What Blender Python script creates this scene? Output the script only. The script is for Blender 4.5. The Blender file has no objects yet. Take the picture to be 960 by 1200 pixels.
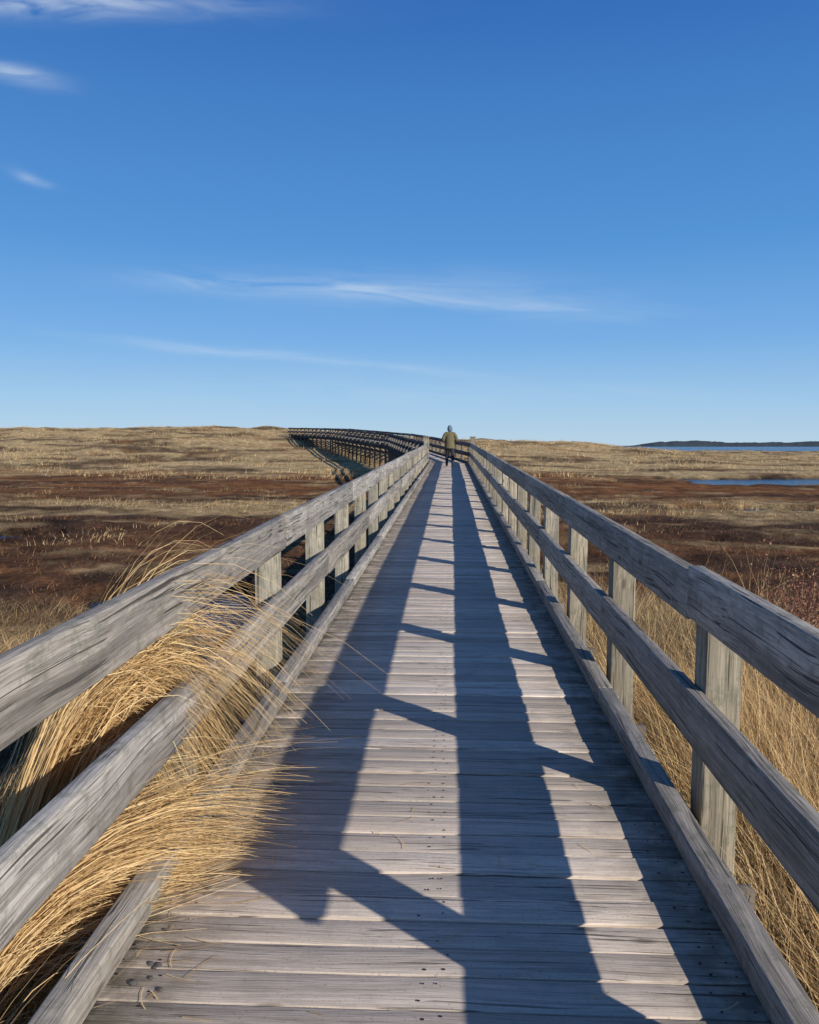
import bpy, math, random
import numpy as np
from mathutils import Vector, Matrix
random.seed(7); rng=np.random.default_rng(11)
scene=bpy.context.scene
R=math.radians

# ------------------------------------------------------------------ helpers
def link(o,parent=None):
    scene.collection.objects.link(o)
    if parent: o.parent=parent
    return o
def empty(name,loc=(0,0,0),rot=(0,0,0)):
    e=bpy.data.objects.new(name,None); e.location=loc; e.rotation_euler=rot
    e.empty_display_size=0.3
    return link(e)
def np_mesh(name,V,F,smooth=False):
    V=np.asarray(V,dtype=np.float32); F=np.asarray(F,dtype=np.int32)
    me=bpy.data.meshes.new(name)
    me.vertices.add(len(V)); me.vertices.foreach_set("co",V.ravel())
    k=F.shape[1]
    me.loops.add(F.size); me.loops.foreach_set("vertex_index",F.ravel())
    me.polygons.add(len(F)); me.polygons.foreach_set("loop_start",np.arange(0,F.size,k,dtype=np.int32))
    me.update(calc_edges=True)
    if smooth: me.polygons.foreach_set("use_smooth",np.ones(len(F),dtype=bool))
    return me
def smooth01(a,b,x):
    t=np.clip((x-a)/(b-a),0,1); return t*t*(3-2*t)
def hsh(ix,iy,s):
    n=(ix.astype(np.int64)*374761393+iy.astype(np.int64)*668265263+s*1274126177)&0xffffffff
    n=((n^(n>>13))*1274126177)&0xffffffff
    n=n^(n>>16)
    return (n&0xffff)/65535.0
def vnoise(x,y,s=0):
    x0=np.floor(x);y0=np.floor(y);fx=x-x0;fy=y-y0
    fx=fx*fx*(3-2*fx);fy=fy*fy*(3-2*fy)
    a=hsh(x0,y0,s);b=hsh(x0+1,y0,s);c=hsh(x0,y0+1,s);d=hsh(x0+1,y0+1,s)
    return (a*(1-fx)+b*fx)*(1-fy)+(c*(1-fx)+d*fx)*fy
def fbm(x,y,s=0,o=4):
    r=np.zeros_like(x,dtype=float);a=.5;t=0
    for i in range(o):
        r+=a*vnoise(x,y,s+i*17);t+=a;a*=.5;x,y=x*1.62+y*1.22+11.3,y*1.62-x*1.22+5.7
    return r/t*2-1

class NT:
    def __init__(s,nt): s.nt=nt
    def n(s,t,**k):
        nd=s.nt.nodes.new(t)
        for a,b in k.items(): setattr(nd,a,b)
        return nd
    def l(s,a,b): s.nt.links.new(a,b)
    def math(s,op,a,b=None,c=None,clamp=False):
        m=s.nt.nodes.new('ShaderNodeMath');m.operation=op;m.use_clamp=clamp
        for i,v in enumerate((a,b,c)):
            if v is None: continue
            if isinstance(v,(int,float)): m.inputs[i].default_value=v
            else: s.l(v,m.inputs[i])
        return m.outputs[0]
    def mix(s,f,a,b,blend='MIX'):
        m=s.nt.nodes.new('ShaderNodeMix');m.data_type='RGBA';m.blend_type=blend
        for sock,v in ((m.inputs[0],f),(m.inputs[6],a),(m.inputs[7],b)):
            if isinstance(v,(int,float)): sock.default_value=v
            elif isinstance(v,tuple): sock.default_value=(v[0],v[1],v[2],1)
            else: s.l(v,sock)
        return m.outputs[2]
    def ramp(s,f,stops):
        r=s.nt.nodes.new('ShaderNodeValToRGB')
        e=r.color_ramp.elements
        while len(e)<len(stops): e.new(0.5)
        for el,(p,c) in zip(e,stops):
            el.position=p; el.color=(c,c,c,1) if isinstance(c,(int,float)) else (c[0],c[1],c[2],1)
        s.l(f,r.inputs[0]); return r.outputs[0]
    def noise(s,v,scale,detail=4,rough=.55,dist=0):
        t=s.nt.nodes.new('ShaderNodeTexNoise')
        t.inputs['Scale'].default_value=scale;t.inputs['Detail'].default_value=detail
        t.inputs['Roughness'].default_value=rough;t.inputs['Distortion'].default_value=dist
        if v is not None: s.l(v,t.inputs['Vector'])
        return t.outputs[0]
    def maprange(s,v,a,b,c=0,d=1):
        m=s.nt.nodes.new('ShaderNodeMapRange')
        for i,x in zip((1,2,3,4),(a,b,c,d)): m.inputs[i].default_value=x
        s.l(v,m.inputs[0]); return m.outputs[0]
def newmat(name):
    m=bpy.data.materials.new(name);m.use_nodes=True
    nt=m.node_tree;nt.nodes.clear();T=NT(nt)
    out=T.n('ShaderNodeOutputMaterial');b=T.n('ShaderNodeBsdfPrincipled')
    T.l(b.outputs[0],out.inputs[0]); b.inputs['Roughness'].default_value=.85
    b.inputs['Specular IOR Level'].default_value=.25
    return m,T,b,out
def flat(name,c,rough=.8,var=.25,scale=12):
    m,T,b,o=newmat(name)
    tc=T.n('ShaderNodeTexCoord')
    n=T.noise(tc.outputs['Object'],scale,4)
    col=T.mix(n,tuple(x*(1-var) for x in c),tuple(x*(1+var) for x in c))
    T.l(col,b.inputs['Base Color']);b.inputs['Roughness'].default_value=rough
    return m

# ------------------------------------------------------------------ wood
def wood(name,axis,light,dark,deck=False,bump=.35,far=False):
    m,T,b,o=newmat(name)
    tc=T.n('ShaderNodeTexCoord');geo=T.n('ShaderNodeNewGeometry')
    rnd=geo.outputs['Random Per Island']
    wn=T.n('ShaderNodeTexWhiteNoise',noise_dimensions='1D');T.l(rnd,wn.inputs['W'])
    tone=T.math('ADD',T.math('MULTIPLY',wn.outputs['Value'],.46 if deck else .5),.70 if deck else .68)
    comb=T.n('ShaderNodeCombineColor');
    for i in range(3): T.l(tone,comb.inputs[i])
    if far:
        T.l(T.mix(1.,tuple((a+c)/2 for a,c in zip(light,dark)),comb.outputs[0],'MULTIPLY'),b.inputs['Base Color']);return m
    off=T.n('ShaderNodeVectorMath',operation='SCALE');T.l(wn.outputs['Color'],off.inputs[0]);off.inputs['Scale'].default_value=37.
    add=T.n('ShaderNodeVectorMath',operation='ADD');T.l(tc.outputs['Object'],add.inputs[0]);T.l(off.outputs[0],add.inputs[1])
    wv=T.n('ShaderNodeTexNoise');wv.inputs['Scale'].default_value=1.6;wv.inputs['Detail'].default_value=1;T.l(add.outputs[0],wv.inputs['Vector'])
    ws=T.n('ShaderNodeVectorMath',operation='SCALE');T.l(wv.outputs['Color'],ws.inputs[0]);ws.inputs['Scale'].default_value=.05
    add2=T.n('ShaderNodeVectorMath',operation='ADD');T.l(add.outputs[0],add2.inputs[0]);T.l(ws.outputs[0],add2.inputs[1])
    def mp(al,ac):
        k=T.n('ShaderNodeMapping');s=[ac]*3;s['xyz'.index(axis)]=al
        k.inputs['Scale'].default_value=s;T.l(add2.outputs[0],k.inputs['Vector']);return k.outputs[0]
    g1=T.noise(mp(.9,52),1,5,.70)
    g2=T.noise(mp(6.,260),1,2,.6)
    crack=T.noise(mp(.9,80),1,2,.5,.2)
    crackm=T.maprange(crack,.62,.66,0,1)
    blot=T.noise(add.outputs[0],5.5,5,.68)
    grain=T.math('ADD',T.math('MULTIPLY',g1,.6),T.math('MULTIPLY',g2,.4))
    gm=T.maprange(grain,.38,.58,0,1)
    col=T.mix(gm,dark,light)
    col=T.mix(1.,col,comb.outputs[0],'MULTIPLY')
    warm=T.mix(wn.outputs['Color'],(1.07,1.0,.90),(.97,1.,1.02))
    col=T.mix(.7,col,warm,'MULTIPLY')
    bm=T.maprange(blot,.50,.64,0,1)
    col=T.mix(T.math('MULTIPLY',bm,.34 if deck else .6),col,tuple(x*.45 for x in light))
    kv=T.n('ShaderNodeMapping');s=[6.5]*3;s['xyz'.index(axis)]=2.2
    kv.inputs['Scale'].default_value=s;T.l(add2.outputs[0],kv.inputs['Vector'])
    vo=T.n('ShaderNodeTexVoronoi');vo.inputs['Scale'].default_value=1;T.l(kv.outputs[0],vo.inputs['Vector'])
    kn=T.maprange(vo.outputs['Distance'],.05,.12,1,0)
    col=T.mix(T.math('MULTIPLY',kn,.7),col,(.06,.042,.028))
    col=T.mix(T.math('MULTIPLY',crackm,.78 if deck else .88),col,(.04,.034,.03))
    if deck:
        sp=T.n('ShaderNodeSeparateXYZ');T.l(tc.outputs['Object'],sp.inputs[0])
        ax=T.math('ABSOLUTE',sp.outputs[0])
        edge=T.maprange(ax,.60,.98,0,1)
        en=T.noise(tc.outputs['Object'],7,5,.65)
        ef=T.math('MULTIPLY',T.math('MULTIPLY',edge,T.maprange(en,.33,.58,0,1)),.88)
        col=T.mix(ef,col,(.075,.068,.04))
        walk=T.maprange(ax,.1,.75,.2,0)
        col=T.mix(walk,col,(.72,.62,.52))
        spk=T.noise(tc.outputs['Object'],75,3,.7)
        col=T.mix(T.math('MULTIPLY',T.maprange(spk,.58,.70,0,1),.42),col,(.13,.105,.085))
    else:
        ln=T.noise(tc.outputs['Object'],16,5,.7)
        col=T.mix(T.math('MULTIPLY',T.maprange(ln,.52,.64,0,1),.45),col,(.13,.14,.09))
        st_=T.noise(mp(.5,9),1,4,.6)
        col=T.mix(T.math('MULTIPLY',T.maprange(st_,.50,.66,0,1),.55),col,(.10,.09,.08))
    T.l(col,b.inputs['Base Color'])
    b.inputs['Roughness'].default_value=.82
    hgt=T.math('SUBTRACT',grain,T.math('MULTIPLY',crackm,.6))
    bp=T.n('ShaderNodeBump');bp.inputs['Strength'].default_value=bump;bp.inputs['Distance'].default_value=.008
    T.l(hgt,bp.inputs['Height']);T.l(bp.outputs[0],b.inputs['Normal'])
    return m
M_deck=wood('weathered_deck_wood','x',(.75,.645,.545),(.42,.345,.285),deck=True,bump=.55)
M_rail=wood('weathered_rail_wood','y',(.52,.475,.425),(.18,.16,.14),bump=.6)
M_post=wood('weathered_post_wood','z',(.47,.42,.325),(.20,.175,.125),bump=.5)
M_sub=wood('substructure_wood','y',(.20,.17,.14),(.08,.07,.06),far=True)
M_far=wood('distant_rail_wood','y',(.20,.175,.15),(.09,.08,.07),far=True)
M_nail=flat('rusty_nail',(.045,.03,.025),.6)

class Boxes:
    def __init__(s): s.V=[];s.F=[]
    def add(s,x0,x1,y0,y1,z0,z1,rz=0,rx=0,ry=0,jit=0):
        c=Vector(((x0+x1)/2,(y0+y1)/2,(z0+z1)/2))
        M=Matrix.Rotation(rz,3,'Z')@Matrix.Rotation(rx,3,'X')@Matrix.Rotation(ry,3,'Y')
        n=len(s.V)
        for z in (z0,z1):
            for (x,y) in ((x0,y0),(x1,y0),(x1,y1),(x0,y1)):
                v=Vector((x,y,z))-c
                if jit: v+=Vector([random.uniform(-jit,jit) for _ in range(3)])
                s.V.append(tuple(M@v+c))
        for f in ((3,2,1,0),(4,5,6,7),(0,1,5,4),(1,2,6,5),(2,3,7,6),(3,0,4,7)): s.F.append([n+i for i in f])
    def obj(s,name,mat,parent,bevel=0):
        me=np_mesh(name,s.V,s.F);me.materials.append(mat)
        o=bpy.data.objects.new(name,me);link(o,parent)
        if bevel:
            bv=o.modifiers.new('bevel','BEVEL');bv.width=bevel;bv.segments=2;bv.limit_method='ANGLE'
        return o

def section(name,p0,p1,near=False,y_start=0.0,rail_start=None,post0=1.5,step=1.8,ground_drop=1.9,endpost=False):
    p0=Vector(p0);p1=Vector(p1);d=p1-p0
    L=d.length;az=math.atan2(-d.x,d.y);el=math.asin(d.z/L)
    e=empty(name,p0,(el,0,az))
    pl=Boxes();y=y_start
    while y<L:
        w=random.uniform(.131,.141);g=random.uniform(.005,.013)
        e0=random.uniform(-.012,.012);e1=random.uniform(-.012,.012)
        dz=random.uniform(-.003,.003)
        pl.add(-1.072+e0,1.072+e1,y,y+w,-.04+dz,dz,rz=random.gauss(0,.002),rx=random.gauss(0,.010),ry=random.gauss(0,.0009),jit=.0018 if near else 0)
        y+=w+g
    pl.obj('deck_planks',M_deck,e,.004 if near else 0)
    if near:
        V=[];F=[]
        ys=[ (pl.V[i*8][1]+pl.V[i*8+3][1])/2 for i in range(len(pl.V)//8)]
        for yc in ys:
            if yc>16 or yc<.5: continue
            for jx in (-.93,-.80,-.02,.03,.82,.90):
                for s in (-.038,.038):
                    if random.random()<.25: continue
                    cx=jx+random.gauss(0,.01);cy=yc+s+random.gauss(0,.006);r=random.uniform(.0035,.0058)
                    n=len(V);
                    for k in range(6): V.append((cx+r*math.cos(k*1.047),cy+r*math.sin(k*1.047),.0042))
                    F.append([n+k for k in range(6)])
        me=np_mesh('nail_heads',V,F);me.materials.append(M_nail);link(bpy.data.objects.new('nail_heads',me),e)
    rl=Boxes();ps=Boxes();kb=Boxes();sb=Boxes()
    rs=rail_start if rail_start is not None else y_start
    for sd in (-1,1):
        pp=post0+(.12 if (near and sd<0) else 0)
        def bx(B,xa,xb,*a,**k):
            if sd<0: xa,xb=-xb,-xa
            B.add(xa,xb,*a,**k)
        for (za,zb) in ((.835,1.045),(.335,.545)):
            y=rs;first=True
            while y<L-.05:
                ln=step*2
                if first: ln=pp+.07+step*(1 if (sd>0)==(za>.5) else 2)-y;first=False
                y2=min(y+ln,L)
                o=random.gauss(0,.003);zz=random.gauss(0,.005)
                bx(rl,1.03+o,1.086+o,y+.003,y2-.003,za+zz,zb+zz,rz=random.gauss(0,.0016),rx=random.gauss(0,.0016),jit=.0025)
                y=y2
        y=rs
        while y<L-.05:
            y2=min(y+3.6+random.uniform(-.1,.1),L)
            bx(kb,.925,1.012,y+.003,y2-.003,.012,.104,rz=random.gauss(0,.0014),jit=.003)
            y=y2
        y=pp
        while y<L:
            w=.145+random.uniform(-.005,.008);t=y+random.gauss(0,.015)
            bx(ps,1.090,1.235,t,t+w,-ground_drop,.935+random.uniform(-.01,.01),rz=random.gauss(0,.012),rx=random.gauss(0,.004),jit=.003)
            bx(kb,.94,1.0,t+.02,t+.12,-.001,.02)
            y+=step
        if endpost:
            bx(ps,1.06,1.30,L-.1,L+.16,-ground_drop,1.30); bx(ps,1.02,1.34,L-.14,L+.20,1.303,1.36)
    for sx in (-.92,-.02,.84):
        y=y_start
        while y<L:
            y2=min(y+3.6,L);sb.add(sx,sx+.06,y+.002,y2-.002,-.26,-.045);y=y2
    y=post0
    while y<L:
        sb.add(-1.3,1.3,y+.28,y+.34,-.46,-.264);sb.add(-1.3,1.3,y-.075,y-.015,-.46,-.264)
        for s in (1,-1):
            sb.add(-1.25,1.25,y+(.345 if s>0 else -.12),y+(.38 if s>0 else -.08),-.95 if near else -1.15,-.85 if near else -1.03,ry=s*(.26 if near else .42))
        y+=step
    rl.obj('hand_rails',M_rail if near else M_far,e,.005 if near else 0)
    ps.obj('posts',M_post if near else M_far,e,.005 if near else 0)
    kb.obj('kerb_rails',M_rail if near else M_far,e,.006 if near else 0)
    sb.obj('joists_and_braces',M_sub,e)
    return e

SL=.0165
path=[(0,0,0),(0,42,42*SL),(-4.6,76,1.65),(-14.2,107,2.75),(-25,132,3.4)]
section('wooden_boardwalk',path[0],path[1],near=True,y_start=-3,rail_start=1.24,post0=1.47,step=1.88,endpost=True)
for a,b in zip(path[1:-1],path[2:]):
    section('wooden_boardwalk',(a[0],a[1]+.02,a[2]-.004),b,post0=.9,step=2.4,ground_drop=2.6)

# ------------------------------------------------------------------ terrain
PX=np.array([p[0] for p in path],float);PY=np.array([p[1] for p in path],float);PZ=np.array([p[2] for p in path],float)
POOLS=[(-4.1,13.4,1.6,2.6,.35),(-3.0,10.0,.5,.9,.2),(30,64,15,6.5,.05),(50,56,9,3.0,.0),(13,36,3.5,.9,-.1),(-14,24,2.2,.8,.1)]
def H(x,y):
    d=np.hypot(x,y)
    tus=fbm(x/1.1,y/1.1,9,3)
    z=-1.0+.10*fbm(x/3.1,y/3.1,3)+.10*tus*np.clip(1.3-d/90,0.2,1)+.10*fbm(x/14,y/14,21)
    C=np.interp(x,[-400,-200,-90,-45,-24,-12,0,14,27,40,60,400],[5.0,6.0,6.1,5.9,5.6,4.2,3.5,3.3,3.0,1.1,.25,.2])
    yy=y+8*fbm(x/22,y/22,31)
    prof=smooth01(58,165,yy)
    z=z+C*prof*(1+.10*fbm(x/16,y/10,41))+prof*.8*fbm(x/7,y/6,43)
    z=z-5*smooth01(380,470,d)
    dist=np.full_like(z,1e9);pz=np.zeros_like(z)
    for i in range(len(PX)-1):
        ax,ay,bx,by=PX[i],PY[i],PX[i+1],PY[i+1]
        t=np.clip(((x-ax)*(bx-ax)+(y-ay)*(by-ay))/((bx-ax)**2+(by-ay)**2),0,1)
        dd=np.hypot(x-ax-t*(bx-ax),y-ay-t*(by-ay));q=PZ[i]+t*(PZ[i+1]-PZ[i])
        m=dd<dist;dist=np.where(m,dd,dist);pz=np.where(m,q,pz)
    cap=pz-1.75+np.maximum(0,dist-6)*.12+1.6*smooth01(114,132,y)
    z=np.where((y>50)&(y<175),np.minimum(z,cap),z)
    for (cx,cy,rx,ry,a) in POOLS:
        u=(x-cx)*math.cos(a)+(y-cy)*math.sin(a);v=-(x-cx)*math.sin(a)+(y-cy)*math.cos(a)
        e=np.hypot(u/rx,v/ry)+.45*fbm(x/(rx*.4),y/(ry*.5),77,3)
        z=z-.42*(1-smooth01(.8,1.15,e))
    return z
th=np.concatenate([np.arange(-46,46,.11),np.arange(46,314,2.2)])*math.pi/180
rad=np.concatenate([[0.0],np.geomspace(.45,6500,430)])
TT,RR=np.meshgrid(th,rad)
X=RR*np.sin(TT);Y=RR*np.cos(TT);Z=H(X,Y)
nr,ntt=X.shape
i=np.arange(nr-1)[:,None];j=np.arange(ntt)[None,:];j2=(j+1)%ntt
F=np.stack([i*ntt+j,i*ntt+j2+0*i,(i+1)*ntt+j2,(i+1)*ntt+j],-1).reshape(-1,4)
F=F[:,::-1]
V=np.stack([X,Y,Z],-1).reshape(-1,3)
gm=np_mesh('marsh_ground',V,F,True)
def lerpc(v,xs,cs): return np.stack([np.interp(v,xs,[c[k] for c in cs]) for k in range(3)],-1)
DK=(.075,.043,.027);RB=(.27,.115,.042);MB=(.17,.080,.037);ST=(.48,.335,.165);GO=(.58,.41,.205);ND=(.10,.07,.043)
def gcol(x,y):
    d=np.hypot(x*.45,y)
    w=d*(1+.20*fbm(x/16,y/7,51)+.13*fbm(x/3.5,y/2.2,52))
    c=lerpc(w,[0,7,9,11,13,20,31,34,38,43,53,60,67,77,400],[ND,ND,ST,ST,DK,MB,DK,ST,ST,MB,RB,MB,RB,GO,GO])
    n=fbm(x/7,y/2.6,61,5)[...,None];k=.85*np.clip(n*3.4,0,1)
    c=c*(1-k)+np.array(DK)*k
    n2=fbm(x/5+40,y/2.0,62,5)[...,None];k=.65*np.clip(n2*3-.4,0,1)
    c=c*(1-k)+np.array(RB)*k
    n3=fbm(x/2.4+90,y/1.2,63,5)[...,None];k=.7*np.clip(n3*3.2-.7,0,1)
    c=c*(1-k)+np.array(ST)*k
    n4=fbm(x/.9,y/.9,64,4)[...,None]
    far=np.clip(1.2-d/70,0,1)[...,None]
    return c*(1+.75*far*n4)
xf=X.ravel();yf=Y.ravel();zf=Z.ravel()
C=np.clip(gcol(xf,yf),.01,.9);wet=smooth01(-1.05,-1.18,zf)[:,None]
C=C*(1-wet)+np.array((.04,.028,.02))*wet
ca=gm.color_attributes.new('Col','FLOAT_COLOR','POINT')
ca.data.foreach_set('color',np.concatenate([C,np.ones((len(C),1))],1).astype(np.float32).ravel())
m,T,b,o=newmat('marsh_ground')
at=T.n('ShaderNodeAttribute',attribute_name='Col');tc=T.n('ShaderNodeTexCoord')
mp=T.n('ShaderNodeMapping');mp.inputs['Scale'].default_value=(1,.6,1);T.l(tc.outputs['Object'],mp.inputs['Vector'])
n1=T.noise(tc.outputs['Object'],9,6,.7);n2=T.noise(mp.outputs[0],1.6,5,.65)
f=T.math('ADD',T.math('MULTIPLY',n1,.55),T.math('MULTIPLY',n2,.45))
sc=T.ramp(f,[(.36,.22),(.5,.85),(.64,1.6)])
col=T.mix(1.,at.outputs['Color'],sc,'MULTIPLY')
T.l(col,b.inputs['Base Color'])
bp=T.n('ShaderNodeBump');bp.inputs['Strength'].default_value=1;bp.inputs['Distance'].default_value=.16
T.l(f,bp.inputs['Height']);T.l(bp.outputs[0],b.inputs['Normal']);b.inputs['Roughness'].default_value=1
b.inputs['Specular IOR Level'].default_value=.05
gm.materials.append(m);link(bpy.data.objects.new('marsh_ground',gm))

# water (sea + tide pools), one sheet under the marsh
wm=np_mesh('sea_water',[(-9000,-9000,-1.22),(9000,-9000,-1.22),(9000,12000,-1.22),(-9000,12000,-1.22)],[(0,1,2,3)])
m,T,b,o=newmat('sea_water')
b.inputs['Base Color'].default_value=(.02,.045,.09,1);b.inputs['Roughness'].default_value=.2;b.inputs['IOR'].default_value=1.33
b.inputs['Specular IOR Level'].default_value=.5
tc=T.n('ShaderNodeTexCoord');n=T.noise(tc.outputs['Object'],1.1,5,.65)
bp=T.n('ShaderNodeBump');bp.inputs['Strength'].default_value=1;bp.inputs['Distance'].default_value=.35
T.l(n,bp.inputs['Height']);T.l(bp.outputs[0],b.inputs['Normal'])
wm.materials.append(m);link(bpy.data.objects.new('sea_water',wm))

# far shore beyond the bay
xs=np.linspace(360,2200,420);top=8.0+4.5*np.exp(-((xs-560)/80)**2)+2.6*np.exp(-((xs-860)/120)**2)+2.4*fbm(xs/22,xs*0,5)+1.8*fbm(xs/6,xs*0,8)
top*=smooth01(430,500,xs);top=np.maximum(top,-.9)
V=[];F=[]
for k,(x,t) in enumerate(zip(xs,top)):
    V+=[(x,1900+60*math.sin(x/300),-2),(x,1915+60*math.sin(x/300),t),(x,2100,t*.6),(x,2200,-2)]
    if k: n=4*k; F+=[(n-4,n,n+1,n-3),(n-3,n+1,n+2,n-2),(n-2,n+2,n+3,n-1)]
me=np_mesh('far_shore',V,F,True);me.materials.append(flat('far_shore',(.045,.06,.075),1,.4,.05));link(bpy.data.objects.new('far_shore',me))

# ------------------------------------------------------------------ grass
def grassmat(name,c1,c2,c3,transl=.2):
    m,T,b,out=newmat(name)
    geo=T.n('ShaderNodeNewGeometry');wn=T.n('ShaderNodeTexWhiteNoise',noise_dimensions='1D');T.l(geo.outputs['Random Per Island'],wn.inputs['W'])
    col=T.ramp(wn.outputs['Value'],[(0,c1),(.5,c2),(1,c3)])
    T.l(col,b.inputs['Base Color']);b.inputs['Roughness'].default_value=.6;b.inputs['Specular IOR Level'].default_value=.2
    if transl:
        tr=T.n('ShaderNodeBsdfTranslucent');T.l(col,tr.inputs[0])
        mx=T.n('ShaderNodeMixShader');mx.inputs[0].default_value=transl
        T.l(b.outputs[0],mx.inputs[1]);T.l(tr.outputs[0],mx.inputs[2]);T.l(mx.outputs[0],out.inputs[0])
    return m
G_gold=grassmat('dry_beach_grass',(.34,.205,.085),(.68,.45,.20),(.86,.65,.35))
G_side=grassmat('roadside_beach_grass',(.20,.13,.06),(.50,.34,.16),(.72,.54,.30),.15)
G_dune=grassmat('dune_grass',(.27,.175,.08),(.52,.365,.175),(.70,.53,.29),0)
G_dim=grassmat('matted_marsh_grass',(.07,.045,.028),(.17,.115,.06),(.36,.25,.13),0)
G_red=grassmat('rusty_marsh_grass',(.07,.036,.02),(.18,.085,.038),(.32,.17,.075),0)
def ribbons(P,W,side):
    N,S,_=P.shape
    W=np.broadcast_to(W,(N,S))[...,None]
    A=P-side[:,None,:]*W/2;B=P+side[:,None,:]*W/2
    V=np.stack([A,B],2).reshape(-1,3)
    base=(np.arange(N)*S*2)[:,None];s=(np.arange(S-1)*2)[None,:]
    q=base+s
    F=np.stack([q,q+1,q+3,q+2],-1).reshape(-1,4)
    return V,F
def grass(name,x,y,h,lean_a,lean,width,mat,seg=4,droop=.5,z=None):
    N=len(x)
    if z is None: z=H(x,y)-.03
    t=np.linspace(0,1,seg+1)[None,:]
    hor=(h*lean)[:,None]*(t*.35+t**2.2*.65)
    up=h[:,None]*(t-droop*.45*np.clip(lean,0,1.6)[:,None]*t**2.4)
    P=np.stack([x[:,None]+hor*np.cos(lean_a)[:,None],y[:,None]+hor*np.sin(lean_a)[:,None],z[:,None]+up],-1)
    P[:,1:-1,:2]+=rng.normal(0,.012,(N,seg-1,2))*h[:,None,None]
    sa=rng.uniform(0,math.pi,N)
    side=np.stack([np.cos(sa),np.sin(sa),np.zeros(N)],-1)
    W=width[:,None]*(1-.86*t)
    V,F=ribbons(P,W,side)
    me=np_mesh(name,V,F);me.materials.append(mat)
    return link(bpy.data.objects.new(name,me))
def tufts(nt,per,xr,yr,spread,test=None,wedge=None):
    if wedge:
        yy=rng.uniform(yr[0]**wedge[2],yr[1]**wedge[2],nt)**(1/wedge[2]);xx=yy*rng.uniform(wedge[0],wedge[1],nt)
    else: xx=rng.uniform(*xr,nt);yy=rng.uniform(*yr,nt)
    keep=(np.abs(xx)>1.35)|(yy>42)
    if test is not None: keep&=test(xx,yy)
    xx=xx[keep];yy=yy[keep];n=len(xx)
    a=rng.normal(0,spread,(2,n,per))
    x=(xx[:,None]+a[0]).ravel();y=(yy[:,None]+a[1]).ravel()
    out=(np.abs(x)>1.25)|(y>42)|(y<-3)
    tid=np.repeat(np.arange(n),per)
    ang=np.arctan2(a[1],a[0]).ravel()
    return x[out],y[out],tid[out],ang[out],n
def make(name,nt,per,spread,h0,h1,w,mat,lean=.5,wind=(.5,.55),xr=None,yr=None,wedge=None,test=None,seg=4):
    x,y,tid,ang,n=tufts(nt,per,xr,yr,spread,test,wedge)
    zz=H(x,y);k=(zz>-1.24)
    x,y,tid,ang=x[k],y[k],tid[k],ang[k];N=len(x)
    th=rng.uniform(h0,h1,n)[tid]*rng.uniform(.55,1.1,N)
    la=rng.uniform(.2,1.2,N)*lean
    ca_=rng.uniform(0,6.28,n)[tid];cl=rng.uniform(0,.7,n)[tid]*lean
    dx=np.cos(ang)*la+wind[0]*lean*rng.uniform(.3,1.3,N)+np.cos(ca_)*cl;dy=np.sin(ang)*la+wind[1]*lean*rng.uniform(.3,1.3,N)+np.sin(ca_)*cl
    return grass(name,x,y,th,np.arctan2(dy,dx),np.hypot(dx,dy),np.full(N,w)*rng.uniform(.6,1.4,N),mat,seg)
# tall golden grass right of the walk
make('beach_grass',850,42,.13,.55,.98,.0075,G_side,.65,(-.1,.6),xr=(1.4,6.5),yr=(1.5,12.5),test=lambda x,y:(fbm(x/1.8,y/1.8,88)>-.3)&(y<14-.8*x),seg=5)
make('beach_grass',150,46,.11,.85,1.25,.0075,G_gold,.55,(-.5,.45),xr=(1.45,3.0),yr=(1.8,7.5),seg=6)
make('beach_grass',40,14,.10,1.2,1.7,.008,G_gold,.4,(.5,.3),xr=(2.2,4.6),yr=(5.5,10),seg=6)
make('beach_grass',1900,18,.16,.2,.45,.007,G_dim,1.0,(.1,.6),xr=(1.35,10),yr=(1.5,14),seg=3)
# left of the walk : low, matted
make('marsh_grass',2000,20,.16,.14,.32,.007,G_dim,1.2,(.7,.3),xr=(-9,-1.35),yr=(1.5,13),seg=3)
make('marsh_grass',900,24,.22,.16,.34,.008,G_gold,1.3,(.8,.3),xr=(-12,-3.6),yr=(7.5,12.5),test=lambda x,y:fbm(x/2.2,y/1.6,91)>-.05,seg=3)
make('marsh_grass',60,26,.10,.35,.7,.007,G_side,.7,(.7,.3),xr=(-5,-1.5),yr=(5.5,9),test=lambda x,y:fbm(x/1.6,y/1.6,93)>.0)
make('marsh_grass',26,14,.10,.5,.95,.006,G_dim,.7,(.7,.3),xr=(-3,-1.5),yr=(2.2,5))
# middle distance
nopool=lambda x,y:~((x>12)&(y>42)&(y<72))
make('rusty_grass',6000,8,.25,.07,.2,.014,G_red,.9,(.4,.3),wedge=(-.7,.7,1.3),yr=(11.5,62),seg=2,test=nopool)
make('marsh_grass',6500,8,.3,.10,.30,.016,G_dune,.9,(.4,.3),wedge=(-.7,.7,1.5),yr=(12.5,60),seg=2,
     test=lambda x,y:nopool(x,y)&((fbm(x/3.2+3,y/2.0,97)+.5*np.exp(-((np.hypot(x*.45,y)-36)/4)**2)+.4*np.exp(-((np.hypot(x*.45,y)-11)/2.)**2)>.42)))
make('dune_grass',9500,8,.45,.25,.6,.035,G_dune,.8,(.4,.3),wedge=(-.72,.72,1.6),yr=(62,172),seg=2,test=lambda x,y:nopool(x,y)&(fbm(x/6,y/4,99)>.0))

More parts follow.
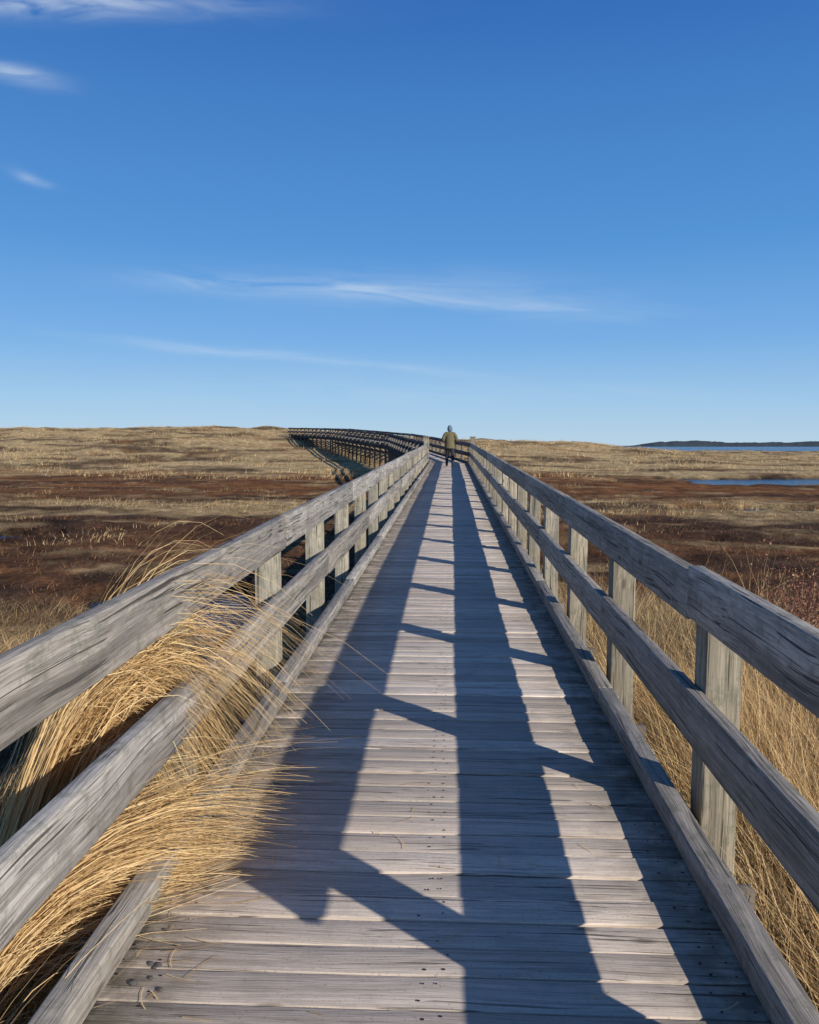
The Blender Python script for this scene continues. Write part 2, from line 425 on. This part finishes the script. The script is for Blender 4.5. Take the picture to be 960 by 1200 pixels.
# grass spilling through the left railing (wind-bent sheaves)
def sheaf(name,N,root,rs,mid,ms,tip,ts,mat,w=.005,seg=11,curl=.10,cor=.55):
    root=np.array(root);mid=np.array(mid);tip=np.array(tip)
    nb=26;bi=rng.integers(0,nb,N);ub=rng.normal(0,1,(nb,3))
    u=ub[bi]*.8+rng.normal(0,.5,(N,3));s=(rng.uniform(.75,1.1,nb)[bi]*rng.uniform(.75,1.1,N))[:,None]
    A=root+(ub[bi]*.7+rng.normal(0,.6,(N,3)))*rs
    Mi=mid+u*ms
    Ti=tip+(u*cor+rng.normal(0,1,(nb,3))[bi]*.7+rng.normal(0,.45,(N,3)))*ts
    Ti=A+(Ti-A)*s;Mi=A+(Mi-A)*(s*.3+.7)
    t=np.linspace(0,1,seg)[None,:,None]
    P=((1-t)**2)*A[:,None]+2*t*(1-t)*Mi[:,None]+t*t*Ti[:,None]
    c=rng.normal(0,1,(N,1,3))*curl*rng.uniform(0,1,(N,1,1))**2
    c[:,:,2]-=np.abs(c[:,:,0])*.4
    P+=c*t**3
    ph=rng.uniform(0,6.28,(N,1));am=rng.uniform(0,.018,(N,1))
    P[:,:,2]+=am*np.sin(ph+t[:,:,0]*6)*t[:,:,0];P[:,:,1]+=am*np.cos(ph+t[:,:,0]*5)*t[:,:,0]
    P[:,:,2]=np.where((np.abs(P[:,:,0])<1.02),np.maximum(P[:,:,2],P[:,:,1]*SL+.012+rng.uniform(0,.03,(N,1))),P[:,:,2])
    sd=rng.normal(0,1,(N,3));sd/=np.linalg.norm(sd,axis=1)[:,None]
    W=w*rng.uniform(.6,1.4,(N,1))*(1-.85*t[:,:,0]**1.5)
    V,F=ribbons(P,W,sd);me=np_mesh(name,V,F);me.materials.append(mat)
    return link(bpy.data.objects.new(name,me))
sheaf('grass_clump',1100,(-1.78,3.0,-.95),(.08,.12,.03),(-1.36,3.05,1.62),(.06,.11,.11),(-.82,3.72,.46),(.09,.15,.13),G_gold,curl=.22)
sheaf('grass_clump',420,(-1.75,3.2,-.95),(.09,.16,.03),(-1.58,3.4,1.35),(.06,.12,.12),(-1.12,4.05,.78),(.10,.17,.12),G_gold,curl=.2)
sheaf('grass_clump',1200,(-1.6,2.12,-.95),(.07,.13,.03),(-1.44,2.34,.66),(.05,.10,.05),(-.70,3.04,.11),(.10,.14,.04),G_gold,curl=.15)
sheaf('grass_clump',350,(-1.6,2.4,-.95),(.1,.18,.03),(-1.48,2.72,.6),(.06,.13,.07),(-.90,3.25,.16),(.10,.16,.06),G_gold,curl=.18)
sheaf('grass_clump',60,(-1.35,1.75,-.95),(.08,.2,.03),(-1.25,1.9,.1),(.06,.2,.08),(-.98,2.25,.05),(.10,.15,.05),G_gold,curl=.3)

# ------------------------------------------------------------------ shrubs
def shrub(name,loc,hgt,spread,nb,twig,leafc,nleaf):
    e=empty(name,loc);P=[];Wd=[];tips=[]
    def grow(p,d,l,w,lv):
        pts=[p];q=p.copy();dd=d.copy()
        for k in range(4):
            dd=(dd+np.array([random.gauss(0,.16),random.gauss(0,.16),random.gauss(.03,.08)]));dd/=np.linalg.norm(dd)
            q=q+dd*l/4;pts.append(q.copy())
        P.append(pts);Wd.append([w*(1-.16*k) for k in range(5)]);
        if lv<=1: tips.extend(pts[1:])
        if lv>0:
            for k in range(random.randint(3,5)):
                nd=dd+np.array([random.gauss(0,.55),random.gauss(0,.55),random.gauss(.1,.3)]);nd/=np.linalg.norm(nd)
                grow(pts[random.randint(1,4)],nd,l*random.uniform(.5,.75),w*.6,lv-1)
    for k in range(nb):
        a=random.uniform(0,6.28);s=random.uniform(.1,spread)
        d=np.array([math.cos(a)*s,math.sin(a)*s,1.]);d/=np.linalg.norm(d)
        grow(np.array([math.cos(a)*.08,math.sin(a)*.08,0.])*hgt,d,hgt*random.uniform(.4,.6),.012*hgt,2)
    P=np.array(P);Wd=np.array(Wd)
    Vs=[];Fs=[];n=0
    for k in range(2):
        a=rng.uniform(0,3.14,len(P));sd=np.stack([np.cos(a),np.sin(a),0*a],-1)
        if k: sd=np.stack([-sd[:,1],sd[:,0],0*a],-1)
        v,f=ribbons(P,Wd,sd);Vs.append(v);Fs.append(f+n);n+=len(v)
    me=np_mesh('branches',np.concatenate(Vs),np.concatenate(Fs));me.materials.append(twig);link(bpy.data.objects.new('branches',me),e)
    tips=np.array(tips);c=tips[rng.integers(0,len(tips),nleaf)]+rng.normal(0,.03*hgt,(nleaf,3))
    a=rng.normal(0,1,(nleaf,3));a/=np.linalg.norm(a,axis=1)[:,None];b2=np.cross(a,rng.normal(0,1,(nleaf,3)));b2/=np.linalg.norm(b2,axis=1)[:,None]
    s=rng.uniform(.005,.013,(nleaf,1))*hgt
    V=np.stack([c-a*s,c-b2*s*.6,c+a*s,c+b2*s*.6],1).reshape(-1,3);F=np.arange(nleaf*4).reshape(-1,4)
    me=np_mesh('leaves',V,F);me.materials.append(leafc);link(bpy.data.objects.new('leaves',me),e)
    return e
M_twig=flat('shrub_twigs',(.20,.095,.065),.9);M_lr=grassmat('russet_leaves',(.20,.07,.045),(.32,.14,.09),(.45,.26,.17))
M_ld=grassmat('dark_leaves',(.03,.022,.018),(.06,.045,.03),(.11,.08,.05),0)
for (x,y,h,sp_) in ((3.5,8.0,1.55,.6),(3.95,8.5,1.65,.65),(3.55,7.2,1.35,.6),(4.3,9.4,1.6,.6)):
    shrub('bayberry_shrub',(x,y,float(H(np.array([x]),np.array([y]))[0])-.05),h,sp_,14,M_twig,M_lr,2600)
for (x,y,h) in ((-10.8,90,1.7),(-12.8,93,1.9),(-9.0,87,1.4),(-14.8,98,1.6)):
    shrub('dark_shrub',(x,y,float(H(np.array([x]),np.array([y]))[0])-.05),h,1.0,7,M_twig,M_ld,2500)

# bits of straw and a few pebbles on the planks
Ns=190
x=np.where(rng.random(Ns)<.75,-.9+np.abs(rng.normal(0,.16,Ns)),rng.uniform(-.85,.9,Ns));y=rng.uniform(2,9,Ns);a=rng.uniform(0,3.14,Ns);l=rng.uniform(.03,.16,Ns)
t=np.linspace(-.5,.5,5)[None,:]
bend=rng.normal(0,.25,Ns)[:,None]*t*t
P=np.stack([x[:,None]+l[:,None]*(t*np.cos(a)[:,None]-bend*np.sin(a)[:,None]),y[:,None]+l[:,None]*(t*np.sin(a)[:,None]+bend*np.cos(a)[:,None]),(y[:,None]*SL+.008+0*t)],-1)
sd=np.stack([-np.sin(a),np.cos(a),0*a],-1)
V,F=ribbons(P,np.full(5,.003),sd);me=np_mesh('loose_straw',V,F);me.materials.append(G_gold);link(bpy.data.objects.new('loose_straw',me))
import bmesh
bm=bmesh.new()
for k in range(16):
    r=random.uniform(.005,.012);yy=random.uniform(2.1,3.6);xx=-.86+abs(random.gauss(0,.06))
    g=bmesh.ops.create_icosphere(bm,subdivisions=2,radius=r,matrix=Matrix.Translation((xx,yy,yy*SL+r*.5)))
    for v in g['verts']: v.co+=Vector([random.gauss(0,r*.08) for _ in range(3)]);v.co.z-= (v.co.z-yy*SL-r*.5)*.35
me=bpy.data.meshes.new('pebbles');bm.to_mesh(me);bm.free();me.materials.append(flat('pebbles',(.09,.085,.08)));link(bpy.data.objects.new('pebbles',me))

# ------------------------------------------------------------------ walking person (seen from behind)
def skin_mesh(name,verts,edges,radii,sub=2):
    me=bpy.data.meshes.new(name);me.from_pydata(verts,edges,[])
    ob=bpy.data.objects.new(name,me);link(ob)
    ob.modifiers.new('skin','SKIN')
    for k,sv in enumerate(me.skin_vertices[0].data):
        r=radii[k];sv.radius=r if isinstance(r,tuple) else (r,r);sv.use_root=(k==0)
    s=ob.modifiers.new('sub','SUBSURF');s.levels=sub;s.render_levels=sub
    bpy.context.view_layer.update()
    dg=bpy.context.evaluated_depsgraph_get();m2=bpy.data.meshes.new_from_object(ob.evaluated_get(dg))
    bpy.data.objects.remove(ob);m2.name=name
    m2.polygons.foreach_set('use_smooth',np.ones(len(m2.polygons),dtype=bool))
    return m2
py=37.6;pz=py*SL+.004
man=empty('walking_person',(0.02,py,pz));man.scale=(1.06,1.06,1.06)
v=[(0,0,.95),(0,.02,1.12),(0,.02,1.30),(0,.01,1.43),(0,.01,1.50),(0,.03,1.56),
   (-.19,.01,1.42),(-.31,-.06,1.16),(-.19,.14,1.06),(-.11,.22,1.07),
   (.19,.01,1.42),(.31,-.06,1.16),(.19,.14,1.06),(.11,.22,1.07),
   (-.095,.01,.88),(-.12,.16,.50),(-.13,.14,.10),(-.13,.27,.045),
   (.095,-.01,.88),(.12,.0,.48),(.13,-.26,.15),(.13,-.20,.035)]
e=[(0,1),(1,2),(2,3),(3,4),(4,5),(3,6),(6,7),(7,8),(8,9),(3,10),(10,11),(11,12),(12,13),(0,14),(14,15),(15,16),(16,17),(0,18),(18,19),(19,20),(20,21)]
r=[(.185,.13),(.175,.125),(.20,.13),(.16,.10),(.07,.07),(.06,.06),.095,.075,.056,.038,.095,.075,.056,.038,(.11,.105),.082,.056,.045,(.11,.105),.082,.056,.045]
bm_=skin_mesh('body',v,e,r)
M_jk=flat('olive_jacket',(.15,.13,.07),.85);M_tr=flat('dark_trousers',(.035,.037,.045),.9);M_sk=flat('skin',(.42,.26,.19),.6,.08);M_bt=flat('brown_boots',(.05,.035,.025),.7);M_hat=flat('blue_grey_hood',(.13,.18,.24),.9)
for mm in (M_jk,M_tr,M_sk,M_bt): bm_.materials.append(mm)
for p in bm_.polygons:
    c=p.center
    if c.z<.12: p.material_index=3
    elif c.z<.86: p.material_index=1
    elif c.z>1.53: p.material_index=2
    else: p.material_index=0
link(bpy.data.objects.new('body',bm_),man)
bm=bmesh.new();rings=[]
for (z,rx,ry) in ((.80,.215,.17),(.90,.21,.165),(1.05,.195,.155),(1.2,.20,.155),(1.34,.205,.145),(1.43,.17,.115)):
    rings.append([bm.verts.new((rx*math.cos(a*math.pi/12)*(1+.03*math.sin(a*3+z*9)),.01+ry*math.sin(a*math.pi/12),z+.01*math.sin(a*2))) for a in range(24)])
for k in range(5):
    for a in range(24): bm.faces.new((rings[k][a],rings[k][(a+1)%24],rings[k+1][(a+1)%24],rings[k+1][a]))
me=bpy.data.meshes.new('jacket_shell');bm.to_mesh(me);bm.free();me.materials.append(M_jk)
for p in me.polygons: p.use_smooth=True
link(bpy.data.objects.new('jacket_shell',me),man)
bm=bmesh.new();bmesh.ops.create_uvsphere(bm,u_segments=24,v_segments=18,radius=1)
for q in bm.verts:
    x_,y_,z_=q.co;
    w=.078*(1-.18*max(0,-z_));q.co=Vector((x_*w,y_*.097*(1-.10*max(0,-z_))+.005*z_,z_*.118))
    q.co.y+=.018*math.exp(-((x_/.22)**2+((z_+.12)/.22)**2)) if y_>0 else 0
    if y_>0: q.co.y-=.008*(math.exp(-(((x_-.38)/.2)**2+((z_-.06)/.15)**2))+math.exp(-(((x_+.38)/.2)**2+((z_-.06)/.15)**2)))
    if y_>0: q.co.y-=.005*math.exp(-((x_/.35)**2+((z_+.5)/.07)**2))
    q.co+=Vector((0,.03,1.645))
me=bpy.data.meshes.new('head');bm.to_mesh(me);bm.free();me.materials.append(M_sk)
for p in me.polygons:p.use_smooth=True
link(bpy.data.objects.new('head',me),man)
bm=bmesh.new();bmesh.ops.create_uvsphere(bm,u_segments=28,v_segments=20,radius=1)
for q in list(bm.verts):
    x_,y_,z_=q.co
    q.co=Vector((x_*.108*(1+.25*max(0,-z_)),y_*.118-.008-.02*max(0,-z_),z_*.146))+Vector((0,.02,1.645))
bmesh.ops.delete(bm,geom=[q for q in bm.verts if q.co.y>.085 and q.co.z<1.73],context='VERTS')
me=bpy.data.meshes.new('hood');bm.to_mesh(me);bm.free();me.materials.append(M_hat)
for p in me.polygons:p.use_smooth=True
link(bpy.data.objects.new('hood',me),man)
for sd in (-1,1):
    b0=Vector((sd*.11,.22,1.07));hv=[tuple(b0),tuple(b0+Vector((-sd*.045,.035,0)))];he=[(0,1)];hr=[(.028,.022),(.036,.016)]
    for k in range(4):
        zo=.03-.02*k;ln=(.9,1,.95,.75)[k];s0=len(hv)
        p1=b0+Vector((-sd*.055,.045,zo));hv+=[tuple(p1),tuple(p1+Vector((-sd*.03*ln,.018*ln,0))),tuple(p1+Vector((-sd*.045*ln,-.005,0))),tuple(p1+Vector((-sd*.035*ln,-.025*ln,0)))]
        he+=[(1,s0),(s0,s0+1),(s0+1,s0+2),(s0+2,s0+3)];hr+=[.010,.009,.0085,.007]
    s0=len(hv);hv+=[tuple(b0+Vector((-sd*.02,.0,.035))),tuple(b0+Vector((-sd*.05,.0,.05))),tuple(b0+Vector((-sd*.075,.005,.045)))]
    he+=[(0,s0),(s0,s0+1),(s0+1,s0+2)];hr+=[.012,.011,.008]
    me=skin_mesh('hand',hv,he,hr,1);me.materials.append(M_sk);link(bpy.data.objects.new('hand',me),man)

# ------------------------------------------------------------------ light, sky, camera
Ld=Vector((-1.77,1.62,-1.0)).normalized()
sun=bpy.data.lights.new('sun','SUN');sun.energy=5.0;sun.angle=R(.5);sun.color=(1,.94,.85)
so=bpy.data.objects.new('sun',sun);so.rotation_euler=Ld.to_track_quat('-Z','Y').to_euler();so.location=(30,-30,25);link(so)
w=bpy.data.worlds.new('World');scene.world=w;w.use_nodes=True;nt=w.node_tree;nt.nodes.clear();T=NT(nt)
out=T.n('ShaderNodeOutputWorld');bg=T.n('ShaderNodeBackground');T.l(bg.outputs[0],out.inputs[0]);BS=.12;bg.inputs[1].default_value=BS
sky=T.n('ShaderNodeTexSky',sky_type='NISHITA');sky.sun_disc=False;sky.sun_elevation=math.asin(-Ld.z);sky.sun_rotation=math.atan2(-Ld.x,-Ld.y)
sky.air_density=1.0;sky.dust_density=.3;sky.ozone_density=2.0
tc=T.n('ShaderNodeTexCoord');sp=T.n('ShaderNodeSeparateXYZ');T.l(tc.outputs['Generated'],sp.inputs[0])
gr=T.ramp(sp.outputs[2],[(0,(.47,.65,.80)),(.045,(.34,.57,.82)),(.125,(.17,.41,.78)),(.23,(.082,.29,.68)),(.46,(.030,.150,.48)),(1,(.014,.055,.19))])
grs=T.n('ShaderNodeVectorMath',operation='SCALE');T.l(gr,grs.inputs[0]);grs.inputs['Scale'].default_value=1/BS
skyc=T.mix(.93,sky.outputs[0],grs.outputs[0])
yc=T.math('MAXIMUM',sp.outputs[1],.05);p=T.math('DIVIDE',sp.outputs[0],yc);q=T.math('DIVIDE',sp.outputs[2],yc)
cv=T.n('ShaderNodeCombineXYZ');T.l(p,cv.inputs[0]);T.l(T.math('ADD',q,T.math('MULTIPLY',p,.08)),cv.inputs[1])
mp=T.n('ShaderNodeMapping');mp.inputs['Scale'].default_value=(5,38,1);T.l(cv.outputs[0],mp.inputs['Vector'])
st=T.maprange(T.noise(mp.outputs[0],1,5,.6,.8),.34,.70,0,1)
mp2=T.n('ShaderNodeMapping');mp2.inputs['Scale'].default_value=(9,42,1);mp2.inputs['Rotation'].default_value=(0,0,.25);T.l(cv.outputs[0],mp2.inputs['Vector'])
st2=T.maprange(T.noise(mp2.outputs[0],1,4,.55,.8),.28,.75,0,1)
tot=None
wob=T.math('MULTIPLY',T.math('SUBTRACT',T.noise(mp.outputs[0],.35,2),.5),.03)
for (cx,cy,hl,wd,tl,amp,fine) in ((-.47,.528,.19,.018,-.04,.75,1),(-.53,.447,.055,.010,-.22,.6,1),(-.508,.322,.022,.007,-.38,.5,1),
        (-.24,.192,.13,.013,-.05,.42,0),(.0,.172,.20,.009,-.10,.36,0),(-.2,.107,.26,.006,-.10,.32,0),(.02,.18,.2,.024,-.06,.2,0),(-.05,.06,.35,.02,-.02,.14,0)):
    dx=T.math('SUBTRACT',p,cx);dy=T.math('SUBTRACT',T.math('SUBTRACT',T.math('ADD',q,wob),cy),T.math('MULTIPLY',dx,tl))
    g=T.math('ADD',T.math('POWER',T.math('ABSOLUTE',T.math('DIVIDE',dx,hl)),2),T.math('POWER',T.math('ABSOLUTE',T.math('DIVIDE',dy,wd)),2))
    e_=T.math('MULTIPLY',T.math('EXPONENT',T.math('MULTIPLY',g,-1)),amp)
    e_=T.math('MULTIPLY',e_,st2 if fine else st)
    tot=e_ if tot is None else T.math('ADD',tot,e_)
front=T.math('GREATER_THAN',sp.outputs[1],.06)
fac=T.math('MULTIPLY',T.math('MINIMUM',tot,.7),front)
col=T.mix(fac,skyc,(5.8,6.6,7.4))
T.l(col,bg.inputs[0])
cam=bpy.data.cameras.new('camera');cam.sensor_fit='HORIZONTAL';cam.sensor_width=36;cam.lens=965/960*36;cam.clip_end=20000;cam.clip_start=.05
co=bpy.data.objects.new('camera',cam);co.location=(.055,0,1.6);co.rotation_euler=(R(90-4.62),0,R(2.85));link(co);scene.camera=co
scene.view_settings.view_transform='Standard';scene.view_settings.look='None';scene.view_settings.exposure=0
